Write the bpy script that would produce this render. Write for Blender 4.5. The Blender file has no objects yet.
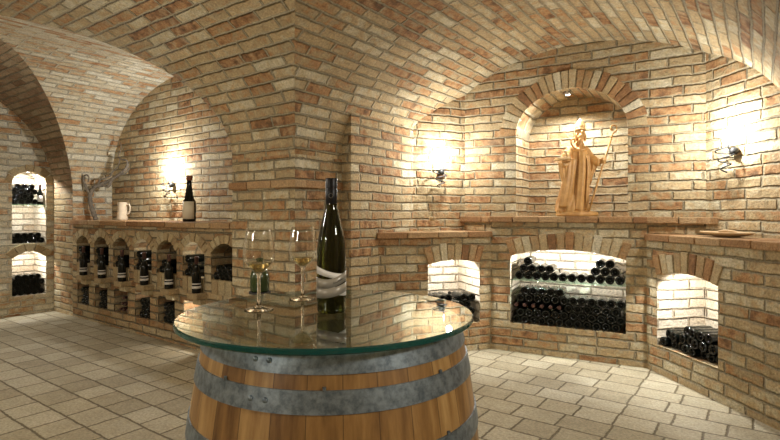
import bpy, bmesh, math, random
from mathutils import Vector, Matrix
random.seed(7)
PI = math.pi
scene = bpy.context.scene
col = scene.collection

# ------------------------------------------------------------------ camera, exposure, lights
cam_d = bpy.data.cameras.new('camera')
cam = bpy.data.objects.new('camera', cam_d); col.objects.link(cam)
cam.location = (0, 0, 1.25); cam.rotation_euler = (PI/2, 0, 0)
cam_d.sensor_width = 36.0; cam_d.sensor_fit = 'HORIZONTAL'
cam_d.lens = 36.0*511/780
cam_d.shift_y = -7/780.0
cam_d.clip_start = 0.02
scene.camera = cam
scene.view_settings.view_transform = 'Standard'
scene.view_settings.look = 'None'
scene.view_settings.gamma = 1
scene.view_settings.use_curve_mapping = False
scene.view_settings.exposure = 0.0
scene.cycles.use_denoising = True
scene.cycles.max_bounces = 10
scene.cycles.transparent_max_bounces = 16
scene.cycles.sample_clamp_indirect = 6.0

world = bpy.data.worlds.new('world'); scene.world = world
world.use_nodes = True
world.node_tree.nodes['Background'].inputs[0].default_value = (1, .85, .65, 1)
world.node_tree.nodes['Background'].inputs[1].default_value = 0.02

# local frame of the cellar: t along the rack wall, v towards the rack wall
O = Vector((-3.85, 6.2)); U = Vector((.807, -.590)).normalized(); V = Vector((.590, .807)).normalized()
def P(t, v, z=0.0):
    p = O + U*t + V*v
    return Vector((p.x, p.y, z))
RZ_U = math.atan2(U.y, U.x)

def light(name, kind, loc, energy, color=(1, .80, .56), size=.05, rot=None, spot=None, sx=None, sy=None, blend=.6):
    l = bpy.data.lights.new(name, kind); l.energy = energy; l.color = color
    if kind in ('POINT', 'SPOT'): l.shadow_soft_size = size
    if kind == 'SPOT': l.spot_size = spot; l.spot_blend = blend
    if kind == 'AREA':
        l.shape = 'RECTANGLE'; l.size = sx; l.size_y = sy
    o = bpy.data.objects.new(name, l); col.objects.link(o); o.location = loc
    if rot is not None: o.rotation_euler = rot
    return o
def aim(o, target):
    o.rotation_euler = (Vector(target) - o.location).to_track_quat('-Z', 'Y').to_euler()

WARM = (1, .995, .97); LED = (1, .99, .96); FILL = (1, .96, .88)
# unseen fill lights added behind and beside the camera to brighten the bays
light('fill_light', 'POINT', P(3.66, -3.1, 2.0), 66, FILL, .12)
light('fill_light', 'POINT', P(1.65, -4.6, 1.9), 66, FILL, .12)
light('fill_light', 'POINT', P(7.9, -1.8, 1.9), 66, FILL, .12)
light('fill_light', 'POINT', P(5.5, -5.0, 1.9), 66, FILL, .12)

# ------------------------------------------------------------------ materials
def nodes(m):
    m.use_nodes = True; nt = m.node_tree
    return nt, nt.nodes, nt.links, nt.nodes['Principled BSDF']
def mat(name, color, rough=.5, metal=0, spec=.5, trans=0, ior=1.45, coat=0):
    m = bpy.data.materials.new(name); nt, N, L, b = nodes(m)
    b.inputs['Base Color'].default_value = (*color, 1); b.inputs['Roughness'].default_value = rough
    b.inputs['Metallic'].default_value = metal; b.inputs['Specular IOR Level'].default_value = spec
    b.inputs['Transmission Weight'].default_value = trans; b.inputs['IOR'].default_value = ior
    b.inputs['Coat Weight'].default_value = coat
    return m
def ramp(N, stops):
    r = N.new('ShaderNodeValToRGB'); e = r.color_ramp.elements
    e[0].position = stops[0][0]; e[0].color = (*stops[0][1], 1)
    e[1].position = stops[-1][0]; e[1].color = (*stops[-1][1], 1)
    for p, c in stops[1:-1]:
        x = e.new(p); x.color = (*c, 1)
    return r
BRICKS = [(0, (0.148, 0.087, 0.044)), (.13, (0.286, 0.150, 0.068)), (.27, (0.436, 0.251, 0.114)), (.40, (0.398, 0.293, 0.158)), (.52, (0.460, 0.357, 0.200)),
          (.64, (0.498, 0.363, 0.197)), (.78, (0.541, 0.461, 0.293)), (1, (0.642, 0.581, 0.421))]
BRICKS_CREAM = [(0, (.38, .19, .085)), (.22, (.50, .31, .16)), (.42, (.56, .47, .31)), (.7, (.64, .58, .43)), (1, (.74, .71, .58))]
def mixc(N, L, fac, a, b, mode='MIX'):
    x = N.new('ShaderNodeMix'); x.data_type = 'RGBA'; x.blend_type = mode
    for s, val in ((0, fac), (6, a), (7, b)):
        if isinstance(val, (int, float)): x.inputs[s].default_value = val
        elif isinstance(val, tuple): x.inputs[s].default_value = (*val, 1)
        else: L.new(val, x.inputs[s])
    return x.outputs[2]
def math_(N, L, op, a, b=None, c=None):
    x = N.new('ShaderNodeMath'); x.operation = op
    for i, val in enumerate((a, b, c)):
        if val is None: continue
        if isinstance(val, (int, float)): x.inputs[i].default_value = val
        else: L.new(val, x.inputs[i])
    return x.outputs[0]
def noise(N, L, vec, scale, detail=3, rough=.55, out='Fac'):
    x = N.new('ShaderNodeTexNoise'); x.inputs['Scale'].default_value = scale
    x.inputs['Detail'].default_value = detail; x.inputs['Roughness'].default_value = rough
    if vec is not None: L.new(vec, x.inputs['Vector'])
    return x.outputs[out]
def masonry(name, stops, mortar, bw=.27, bh=.075, gap=.011, smear=.45, warp=.012, bump=1.0, offset=.5, freq=2, squash=1.0, sqf=2, rough=.85, dist=.026, seed=0):
    m = bpy.data.materials.new(name); nt, N, L, b = nodes(m)
    uv = N.new('ShaderNodeUVMap').outputs[0]
    # wavy courses: the position is nudged by low and high frequency noise
    a = N.new('ShaderNodeVectorMath'); a.operation = 'ADD'; a.inputs[1].default_value = (seed*3.1+40, seed*1.7+40, 0); L.new(uv, a.inputs[0])
    base = a.outputs[0]
    def nudge(vec, scale, amount, detail=2):
        n = noise(N, L, base, scale, detail, out='Color')
        s = N.new('ShaderNodeVectorMath'); s.operation = 'SUBTRACT'; L.new(n, s.inputs[0]); s.inputs[1].default_value = (.5, .5, .5)
        k = N.new('ShaderNodeVectorMath'); k.operation = 'SCALE'; L.new(s.outputs[0], k.inputs[0]); k.inputs[3].default_value = amount
        q = N.new('ShaderNodeVectorMath'); q.operation = 'ADD'; L.new(vec, q.inputs[0]); L.new(k.outputs[0], q.inputs[1])
        return q.outputs[0]
    vec = nudge(base, 1.6, warp*2.2); vec = nudge(vec, 8, warp*1.4); vec = nudge(vec, 35, warp*1.0)
    def brick(c1, c2, mt, g, sm):
        t = N.new('ShaderNodeTexBrick'); L.new(vec, t.inputs['Vector'])
        t.offset = offset; t.offset_frequency = freq; t.squash = squash; t.squash_frequency = sqf
        t.inputs['Color1'].default_value = c1; t.inputs['Color2'].default_value = c2; t.inputs['Mortar'].default_value = mt
        t.inputs['Scale'].default_value = 1; t.inputs['Mortar Size'].default_value = g; t.inputs['Mortar Smooth'].default_value = sm
        t.inputs['Brick Width'].default_value = bw; t.inputs['Row Height'].default_value = bh
        return t
    t = brick((0, 0, 0, 1), (1, 1, 1, 1), (.5, .5, .5, 1), gap*.0, 0)
    t2 = brick((0, 0, 0, 1), (1, 1, 1, 1), (0, 0, 0, 1), gap*1.25, 1.0)
    sep = N.new('ShaderNodeSeparateColor'); L.new(t.outputs['Color'], sep.inputs[0])
    r = ramp(N, stops); 
    n1 = noise(N, L, base, 14, 4)
    n1b = noise(N, L, base, 4.5, 3, .6)
    tint = math_(N, L, 'ADD', math_(N, L, 'MULTIPLY_ADD', sep.outputs[0], .72, .14), math_(N, L, 'MULTIPLY', math_(N, L, 'SUBTRACT', n1, .5), .95))
    tint = math_(N, L, 'ADD', tint, math_(N, L, 'MULTIPLY', math_(N, L, 'SUBTRACT', n1b, .5), .5))
    L.new(tint, r.inputs[0])
    # ragged edges: the joint mask is pushed about by noise
    ne = noise(N, L, base, 38, 4, .6)
    mr = N.new('ShaderNodeMapRange'); mr.interpolation_type = 'SMOOTHSTEP'; mr.inputs[1].default_value = .28; mr.inputs[2].default_value = .72
    L.new(math_(N, L, 'ADD', t2.outputs['Fac'], math_(N, L, 'MULTIPLY', math_(N, L, 'SUBTRACT', ne, .5), 1.1)), mr.inputs[0])
    joint = mr.outputs[0]
    big = noise(N, L, base, .9, 3)
    # blotchy lime smeared over faces
    n2 = noise(N, L, base, 7, 5, .65)
    sm = math_(N, L, 'MULTIPLY', math_(N, L, 'MINIMUM', math_(N, L, 'MAXIMUM', math_(N, L, 'MULTIPLY', math_(N, L, 'SUBTRACT', n2, .5), 5.0), 0), 1), smear)
    c = mixc(N, L, sm, r.outputs[0], mortar)
    c = mixc(N, L, joint, c, mortar)
    n3 = noise(N, L, base, 60, 4, .7)
    sp = N.new('ShaderNodeMapRange'); sp.inputs[1].default_value = .3; sp.inputs[2].default_value = .7; sp.inputs[3].default_value = .62; sp.inputs[4].default_value = 1.22
    L.new(n3, sp.inputs[0])
    bg = N.new('ShaderNodeMapRange'); bg.inputs[1].default_value = .3; bg.inputs[2].default_value = .7; bg.inputs[3].default_value = .86; bg.inputs[4].default_value = 1.1
    L.new(big, bg.inputs[0])
    v = N.new('ShaderNodeVectorMath'); v.operation = 'SCALE'; L.new(c, v.inputs[0]); L.new(math_(N, L, 'MULTIPLY', sp.outputs[0], bg.outputs[0]), v.inputs[3])
    L.new(v.outputs[0], b.inputs['Base Color'])
    b.inputs['Roughness'].default_value = rough; b.inputs['Specular IOR Level'].default_value = .25
    h = math_(N, L, 'SUBTRACT', 1.0, math_(N, L, 'MULTIPLY', math_(N, L, 'ADD', joint, t2.outputs['Fac']), .5))
    h = math_(N, L, 'ADD', h, math_(N, L, 'MULTIPLY', n2, .6)); h = math_(N, L, 'ADD', h, math_(N, L, 'MULTIPLY', n1, .5))
    h = math_(N, L, 'ADD', h, math_(N, L, 'MULTIPLY', n3, .28))
    h = math_(N, L, 'ADD', h, math_(N, L, 'MULTIPLY', sep.outputs[0], .35))
    bp = N.new('ShaderNodeBump'); bp.inputs['Strength'].default_value = bump; bp.inputs['Distance'].default_value = dist
    L.new(h, bp.inputs['Height']); L.new(bp.outputs[0], b.inputs['Normal'])
    return m
MORTAR = (.36, .305, .195)
M_wall = masonry('old_brick_wall', BRICKS, MORTAR, bw=.30, bh=.076, smear=.5, squash=.8, sqf=3, offset=.45)
M_vault = masonry('old_brick_vault', BRICKS, (.40, .345, .225), bw=.31, bh=.082, gap=.013, smear=.6, seed=3, squash=.82, sqf=3, offset=.45)
M_cream = masonry('limewashed_brick', BRICKS_CREAM, (.60, .55, .42), smear=.45, seed=5, bump=.9)
M_rack = masonry('rack_brick', [(0, (.22, .115, .05)), (.3, (.38, .23, .11)), (.6, (.44, .33, .18)), (1, (.50, .42, .27))], (.28, .235, .145), smear=.4, seed=8)
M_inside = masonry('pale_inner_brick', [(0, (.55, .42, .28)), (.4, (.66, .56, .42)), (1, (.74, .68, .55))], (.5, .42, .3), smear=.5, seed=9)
M_floor = masonry('clay_floor_tiles', [(0, (.31, .265, .17)), (.5, (.41, .36, .245)), (1, (.50, .455, .335))], (.15, .12, .07), bw=.275, bh=.205, gap=.010,
                  smear=.15, warp=.010, bump=.6, offset=.33, squash=.82, sqf=2, rough=.62, dist=.009, seed=2)

def island_brick(name, stops, seed=0, bump=.8):
    m = bpy.data.materials.new(name); nt, N, L, b = nodes(m)
    g = N.new('ShaderNodeNewGeometry'); tc = N.new('ShaderNodeTexCoord').outputs['Object']
    r = ramp(N, stops)
    n1 = noise(N, L, tc, 22, 4)
    L.new(math_(N, L, 'ADD', g.outputs['Random Per Island'], math_(N, L, 'MULTIPLY', math_(N, L, 'SUBTRACT', n1, .5), .4)), r.inputs[0])
    n3 = noise(N, L, tc, 70, 4, .7); n4 = noise(N, L, tc, 18, 4, .6)
    sp = N.new('ShaderNodeMapRange'); sp.inputs[1].default_value = .3; sp.inputs[2].default_value = .7; sp.inputs[3].default_value = .62; sp.inputs[4].default_value = 1.22
    L.new(n3, sp.inputs[0])
    v = N.new('ShaderNodeVectorMath'); v.operation = 'SCALE'; L.new(r.outputs[0], v.inputs[0]); L.new(sp.outputs[0], v.inputs[3])
    L.new(v.outputs[0], b.inputs['Base Color']); b.inputs['Roughness'].default_value = .85; b.inputs['Specular IOR Level'].default_value = .25
    bp = N.new('ShaderNodeBump'); bp.inputs['Strength'].default_value = bump; bp.inputs['Distance'].default_value = .013
    L.new(math_(N, L, 'ADD', n3, n4), bp.inputs['Height']); L.new(bp.outputs[0], b.inputs['Normal'])
    return m
M_block = island_brick('loose_brick', BRICKS)
M_redblock = island_brick('red_brick', [(0, (.25, .125, .055)), (.5, (.38, .22, .10)), (1, (.47, .33, .18))])
M_tanblock = island_brick('tan_brick', [(0, (.34, .235, .12)), (.5, (.43, .33, .18)), (1, (.50, .42, .26))])

def wood(name, c0, c1, c2, staves=0, rough=.45, vertical=True, scale=1.0):
    m = bpy.data.materials.new(name); nt, N, L, b = nodes(m)
    uv = N.new('ShaderNodeUVMap').outputs[0]
    mp = N.new('ShaderNodeMapping'); L.new(uv, mp.inputs[0]); mp.inputs['Scale'].default_value = (1, .06, 1) if vertical else (.06, 1, 1)
    sepx = N.new('ShaderNodeSeparateXYZ'); L.new(uv, sepx.inputs[0])
    n = noise(N, L, mp.outputs[0], 90*scale, 5, .6)
    idx = math_(N, L, 'FLOOR', math_(N, L, 'MULTIPLY', sepx.outputs[0], float(staves) if staves else 1.0))
    wn = N.new('ShaderNodeTexWhiteNoise'); wn.noise_dimensions = '1D'; L.new(idx, wn.inputs['W'])
    r = ramp(N, [(.28, c0), (.5, c1), (.75, c2)])
    # offset the grain from one stave to the next
    L.new(math_(N, L, 'ADD', math_(N, L, 'MULTIPLY', n, .75), math_(N, L, 'MULTIPLY', wn.outputs['Value'], .28)), r.inputs[0])
    c = r.outputs[0]
    if staves:
        fr = math_(N, L, 'FRACT', math_(N, L, 'MULTIPLY', sepx.outputs[0], float(staves)))
        d = math_(N, L, 'ABSOLUTE', math_(N, L, 'SUBTRACT', fr, .5))
        edge = math_(N, L, 'GREATER_THAN', d, .487)
        c = mixc(N, L, math_(N, L, 'MULTIPLY', edge, .75), c, (.05, .025, .012))
    L.new(c, b.inputs['Base Color']); b.inputs['Roughness'].default_value = rough
    bp = N.new('ShaderNodeBump'); bp.inputs['Strength'].default_value = .3; bp.inputs['Distance'].default_value = .002
    L.new(n, bp.inputs['Height']); L.new(bp.outputs[0], b.inputs['Normal'])
    return m
M_oak = wood('oiled_oak_staves', (.11, .05, .014), (.27, .145, .045), (.46, .29, .11), staves=30, rough=.4)
M_head = wood('oak_head', (.06, .035, .015), (.11, .065, .03), (.16, .10, .05), staves=9, rough=.6)

def noisy(name, c0, c1, scale=20, rough=.5, metal=0, bump=.2, dist=.003):
    m = bpy.data.materials.new(name); nt, N, L, b = nodes(m)
    tc = N.new('ShaderNodeTexCoord').outputs['Object']
    n = noise(N, L, tc, scale, 5, .65)
    r = ramp(N, [(.35, c0), (.65, c1)]); L.new(n, r.inputs[0]); L.new(r.outputs[0], b.inputs['Base Color'])
    b.inputs['Roughness'].default_value = rough; b.inputs['Metallic'].default_value = metal
    bp = N.new('ShaderNodeBump'); bp.inputs['Strength'].default_value = bump; bp.inputs['Distance'].default_value = dist
    L.new(n, bp.inputs['Height']); L.new(bp.outputs[0], b.inputs['Normal'])
    return m
M_zinc = noisy('galvanised_hoop', (.10, .128, .152), (.25, .305, .34), 55, .42, .6, .15, .001)
M_iron = noisy('wrought_iron', (.015, .015, .015), (.04, .04, .038), 60, .55, .2)
M_limewood = noisy('carved_limewood', (.42, .22, .065), (.56, .32, .105), 14, .5, 0, .15, .002)
M_mitre = noisy('pale_carved_wood', (.56, .37, .16), (.64, .45, .21), 14, .5)
M_branch = noisy('weathered_vine', (.10, .085, .065), (.24, .20, .15), 30, .85, 0, .9, .006)
M_ceramic = noisy('glazed_stoneware', (.50, .41, .29), (.60, .50, .37), 12, .35)
M_platter = noisy('carved_platter', (.42, .28, .14), (.52, .37, .2), 18, .5)
M_dark = mat('dark_bottle_glass', (.003, .004, .003), .10, spec=.42)
M_darkclear = mat('green_bottle_glass', (.030, .036, .006), .02, trans=1.0, ior=1.38)
M_capsule = mat('black_screwcap', (.006, .006, .007), .38, spec=.3)
M_foil = mat('dull_foil', (.10, .05, .04), .35, metal=.5)
M_redwax = mat('rust_capsule', (.22, .08, .045), .5)
M_paper = mat('cream_label', (.62, .55, .40), .7)
M_paperpale = mat('pale_label', (.55, .52, .46), .7)
M_silver = mat('silver_ribbon', (.34, .315, .26), .3, metal=.15)
M_white = mat('white_ribbon', (.80, .79, .75), .5)
M_ink = mat('grey_ink', (.10, .09, .08), .6)
M_glass = mat('clear_glass', (1, 1, 1), 0.0, trans=1.0, ior=1.48)
M_wine = mat('white_wine', (.93, .80, .42), 0.0, trans=1.0, ior=1.34)
M_table = mat('table_glass', (.90, .97, .94), 0.0, trans=1.0, ior=1.5)
M_edge = mat('green_glass_edge', (.004, .075, .068), 0.04, trans=.3, ior=1.5)
M_shelf = mat('glass_shelf', (.55, .85, .74), 0.02, trans=.85, ior=1.5)
def thin_glass(name, tint, f0=.04, power=5, rough=0.0):
    m = bpy.data.materials.new(name); nt, N, L, b = nodes(m); N.remove(b)
    out = N['Material Output']
    tr = N.new('ShaderNodeBsdfTransparent'); tr.inputs[0].default_value = (*tint, 1)
    gl = N.new('ShaderNodeBsdfGlossy'); gl.inputs['Roughness'].default_value = rough; gl.inputs[0].default_value = (1, 1, 1, 1)
    g = N.new('ShaderNodeNewGeometry'); d = N.new('ShaderNodeVectorMath'); d.operation = 'DOT_PRODUCT'
    L.new(g.outputs['Normal'], d.inputs[0]); L.new(g.outputs['Incoming'], d.inputs[1])
    k = math_(N, L, 'SUBTRACT', 1.0, math_(N, L, 'ABSOLUTE', d.outputs['Value']))
    fr = math_(N, L, 'ADD', f0, math_(N, L, 'MULTIPLY', math_(N, L, 'POWER', k, power), 1-f0))
    mx = N.new('ShaderNodeMixShader'); L.new(fr, mx.inputs[0]); L.new(tr.outputs[0], mx.inputs[1]); L.new(gl.outputs[0], mx.inputs[2])
    L.new(mx.outputs[0], out.inputs['Surface'])
    return m
M_table = thin_glass('table_glass', (.80, .88, .84), .05, 4.3)
M_shelf = thin_glass('glass_shelf', (.80, .95, .89))
M_shelfedge = mat('shelf_edge', (.25, .55, .42), .1, trans=.4)
M_bowl = thin_glass('thin_crystal', (.97, .97, .96), .05, 2.7)
M_green = mat('green_flask_glass', (.03, .05, .015), .06, spec=.6)
def emit(name, c, s):
    m = bpy.data.materials.new(name); nt, N, L, b = nodes(m)
    b.inputs['Base Color'].default_value = (*c, 1); b.inputs['Emission Color'].default_value = (*c, 1); b.inputs['Emission Strength'].default_value = s
    return m
M_bulb = emit('lit_bulb', (1, .95, .85), 7)
M_led = emit('lit_led', (1, .95, .85), 8)

# ------------------------------------------------------------------ mesh helpers
def tag(o, label=None, cat=None, group=None, kind=None):
    if label: o['label'] = label
    if cat: o['category'] = cat
    if group: o['group'] = group
    if kind: o['kind'] = kind
    return o
def empty(name, loc=(0, 0, 0), rz=0):
    o = bpy.data.objects.new(name, None); col.objects.link(o); o.location = loc; o.rotation_euler = (0, 0, rz)
    o.empty_display_size = .05
    return o
class MB:
    def __init__(s): s.v = []; s.f = []; s.uv = []; s.mi = []; s.smooth = False
    def face(s, pts, uvs=None, mi=0):
        i = len(s.v); s.v += [tuple(p) for p in pts]; s.f.append(tuple(range(i, i+len(pts)))); s.uv.append(uvs); s.mi.append(mi)
    def box(s, c, size, M=None, mi=0):
        x, y, z = [q/2 for q in size]
        pts = [Vector((sx*x, sy*y, sz*z)) for sz in (-1, 1) for sy in (-1, 1) for sx in (-1, 1)]
        pts = [Vector(c) + ((M @ p) if M else p) for p in pts]
        i = len(s.v); s.v += [tuple(p) for p in pts]
        for q in ((0, 2, 3, 1), (4, 5, 7, 6), (0, 1, 5, 4), (1, 3, 7, 5), (3, 2, 6, 7), (2, 0, 4, 6)):
            s.f.append(tuple(i+k for k in q)); s.uv.append(None); s.mi.append(mi)
    def hexa(s, pts, mi=0):
        i = len(s.v); s.v += [tuple(p) for p in pts]
        for q in ((0, 3, 2, 1), (4, 5, 6, 7), (0, 1, 5, 4), (1, 2, 6, 5), (2, 3, 7, 6), (3, 0, 4, 7)):
            s.f.append(tuple(i+k for k in q)); s.uv.append(None); s.mi.append(mi)
    def grid(s, rows, uvrows=None, closed=False, mi=0):
        i = len(s.v); n = len(rows[0]); s.v += [tuple(p) for r in rows for p in r]
        m = n if closed else n-1
        for a in range(len(rows)-1):
            for k in range(m):
                k2 = (k+1) % n
                s.f.append((i+a*n+k, i+a*n+k2, i+(a+1)*n+k2, i+(a+1)*n+k)); s.mi.append(mi)
                if uvrows:
                    u1 = uvrows[a][k+1] if not closed or k+1 < len(uvrows[a]) else uvrows[a][k2]
                    u2 = uvrows[a+1][k+1] if not closed or k+1 < len(uvrows[a+1]) else uvrows[a+1][k2]
                    s.uv.append([uvrows[a][k], u1, u2, uvrows[a+1][k]])
                else: s.uv.append(None)
    def lathe(s, prof, seg=24, c=(0, 0, 0), mi=0, caps=(True, True), M=None):
        c = Vector(c); rows = []; uvr = []; L = 0
        for k, (r, z) in enumerate(prof):
            if k: L += math.hypot(r-prof[k-1][0], z-prof[k-1][1])
            row = [Vector((r*math.cos(2*PI*q/seg), r*math.sin(2*PI*q/seg), z)) for q in range(seg)]
            rows.append([c + ((M @ p) if M else p) for p in row]); uvr.append([(q/seg, L) for q in range(seg+1)])
        i0 = len(s.v)
        s.grid(rows, uvr, closed=True, mi=mi)
        n = len(prof)
        if caps[0]: s.f.append(tuple(i0+k for k in range(seg))[::-1]); s.uv.append(None); s.mi.append(mi)
        if caps[1]: s.f.append(tuple(i0+(n-1)*seg+k for k in range(seg))); s.uv.append(None); s.mi.append(mi)
    def tube(s, pts, r, seg=8, mi=0):
        pts = [Vector(p) for p in pts]; rad = r if isinstance(r, (list, tuple)) else [r]*len(pts)
        rows = []; up = Vector((0, 0, 1)); prev = None
        for k, p in enumerate(pts):
            d = (pts[min(k+1, len(pts)-1)] - pts[max(k-1, 0)]).normalized()
            if prev is None:
                a = d.cross(up) if abs(d.z) < .95 else d.cross(Vector((1, 0, 0)))
            else: a = prev - d*prev.dot(d)
            a.normalize(); prev = a; b2 = d.cross(a)
            rows.append([p + (a*math.cos(2*PI*q/seg) + b2*math.sin(2*PI*q/seg))*rad[k] for q in range(seg)])
        i0 = len(s.v); s.grid(rows, closed=True, mi=mi); n = len(rows)
        s.f.append(tuple(i0+k for k in range(seg))[::-1]); s.uv.append(None); s.mi.append(mi)
        s.f.append(tuple(i0+(n-1)*seg+k for k in range(seg))); s.uv.append(None); s.mi.append(mi)
    def mesh(s, name, mats, smooth=False, merge=False):
        me = bpy.data.meshes.new(name); me.from_pydata(s.v, [], s.f)
        for m in (mats if isinstance(mats, (list, tuple)) else [mats]): me.materials.append(m)
        ul = me.uv_layers.new(name='UVMap')
        for p, uv, mi in zip(me.polygons, s.uv, s.mi):
            p.material_index = mi; p.use_smooth = smooth
            if uv:
                for li, q in zip(p.loop_indices, uv): ul.data[li].uv = q
        if merge:
            bm = bmesh.new(); bm.from_mesh(me); bmesh.ops.remove_doubles(bm, verts=bm.verts, dist=1e-5)
            bmesh.ops.recalc_face_normals(bm, faces=bm.faces); bm.to_mesh(me); bm.free()
        return me
    def build(s, name, mats, parent=None, smooth=False, merge=False, bevel=0, loc=None, rot=None, kind=None):
        o = bpy.data.objects.new(name, s.mesh(name, mats, smooth, merge)); col.objects.link(o)
        if parent: o.parent = parent
        if loc is not None: o.location = loc
        if rot is not None: o.rotation_euler = rot
        if bevel:
            b = o.modifiers.new('bevel', 'BEVEL'); b.width = bevel; b.segments = 2; b.limit_method = 'ANGLE'
        if kind: o['kind'] = kind
        return o
def auto_smooth(o, ang=40):
    for p in o.data.polygons: p.use_smooth = True
    try:
        o.data.set_sharp_from_angle(angle=math.radians(ang))
    except Exception: pass

# ------------------------------------------------------------------ vaults
TC0, TC1 = 0.0, 3.3          # bay in front of the bottle rack
TR0, TR1 = 4.026, 6.946      # bay in front of the statue
VL0, VL1 = -.15, -3.45       # long vault that crosses both
AV0, AV1, AT = 0.0, -2.5, -.55
VC = dict(S=1.68, A=1.11, W=1.65); VR = dict(S=1.68, A=1.03, W=1.46); VA = dict(S=1.5, A=1.28, W=1.25)
def pz(q, z):
    if z <= q['S']: return 0.0
    k = (z-q['S'])/q['A']
    return q['W']*(1-math.sqrt(max(0, 1-k*k))) if k < 1 else q['W']
EAST, NORTH, SOUTH = 9.0, 2.2, -5.5
LEDGE_BACK = .52
def rows_for(q, n=40):
    out = []; L = 0; last = None
    for k in range(n+1):
        th = PI*k/n; p = q['W']*(1-math.cos(th)); z = q['S']+q['A']*math.sin(th)
        if last: L += math.hypot(p-last[0], z-last[1])
        last = (p, z); out.append((p, z, L + q['S']))
    return out
def strip(mb, rows, mi):
    """rows: list of (pointA, pointB, uvA, uvB); quads in between, subdivided lengthwise"""
    R = []; UVs = []
    for a, b, ua, ub in rows:
        n = 12
        R.append([a.lerp(b, k/n) for k in range(n+1)])
        UVs.append([(ua[0]+(ub[0]-ua[0])*k/n, ua[1]+(ub[1]-ua[1])*k/n) for k in range(n+1)])
    mb.grid(R, UVs, mi=mi)
ceil = MB()
# long vault (axis t)
RL = rows_for(VC)
def lrow(p, z, L, t0, t1): return (P(t0, VL0-p, z), P(t1, VL0-p, z), (t0, L), (t1, L))
half = len(RL)//2
for seg in (RL[:half+1], RL[half:]):
    strip(ceil, [lrow(p, z, L, TC1-pz(VC, z), TR0+pz(VR, z)) for p, z, L in seg], 0)
    strip(ceil, [lrow(p, z, L, TR1-pz(VR, z), EAST) for p, z, L in seg], 0)
# bay vault over the rack (axis v)
RC = RL
def crow(p, z, L, v0, v1): return (P(TC0+p, v0, z), P(TC0+p, v1, z), (v0+20, L), (v1+20, L))
strip(ceil, [crow(p, z, L, AV0-pz(VA, z), LEDGE_BACK) for p, z, L in RC[:half+1]], 1)
strip(ceil, [crow(p, z, L, AV1+pz(VA, z), SOUTH) for p, z, L in RC[:half+1]], 1)
strip(ceil, [crow(p, z, L, VL0-pz(VC, z), LEDGE_BACK) for p, z, L in RC[half:]], 1)
strip(ceil, [crow(p, z, L, VL1+pz(VC, z), SOUTH) for p, z, L in RC[half:]], 0)
# bay vault towards the statue (axis v)
RR = rows_for(VR); hr = len(RR)//2
def rrow(p, z, L, v0, v1): return (P(TR0+p, v0, z), P(TR0+p, v1, z), (v0+40, L), (v1+40, L))
for seg in (RR[:hr+1], RR[hr:]):
    strip(ceil, [rrow(p, z, L, VL0-pz(VC, z), NORTH) for p, z, L in seg], 0)
    strip(ceil, [rrow(p, z, L, VL1+pz(VC, z), SOUTH) for p, z, L in seg], 0)
# arch over the alcove (axis t)
RA = rows_for(VA)
strip(ceil, [(P(AT, AV0-p, z), P(pz(VC, z), AV0-p, z), (60, L), (60+pz(VC, z)-AT, L)) for p, z, L in RA], 2)
M_arch = masonry('shaded_arch_brick', [(0, (.20, .12, .065)), (.4, (.33, .21, .12)), (1, (.45, .36, .23))], (.30, .25, .16), smear=.5, seed=13)  # colours darkened: the shade under the alcove arch is put into the brick
ceil.build('ceiling', [M_vault, M_cream, M_arch], smooth=True, merge=True, kind='structure')

# ------------------------------------------------------------------ floor
f = MB()
pts = [(-1, 1.2), (EAST+.2, 1.2), (EAST+.2, SOUTH-.2), (-1, SOUTH-.2)]
n = 10
pts = [(-.8, 2.4), (9.3, 2.4), (9.3, -5.8), (-.8, -5.8)]
f.face([P(a, b, 0) for a, b in pts[::-1]], [(a, b) for a, b in pts[::-1]])
f.build('floor', M_floor, kind='structure')

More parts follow.
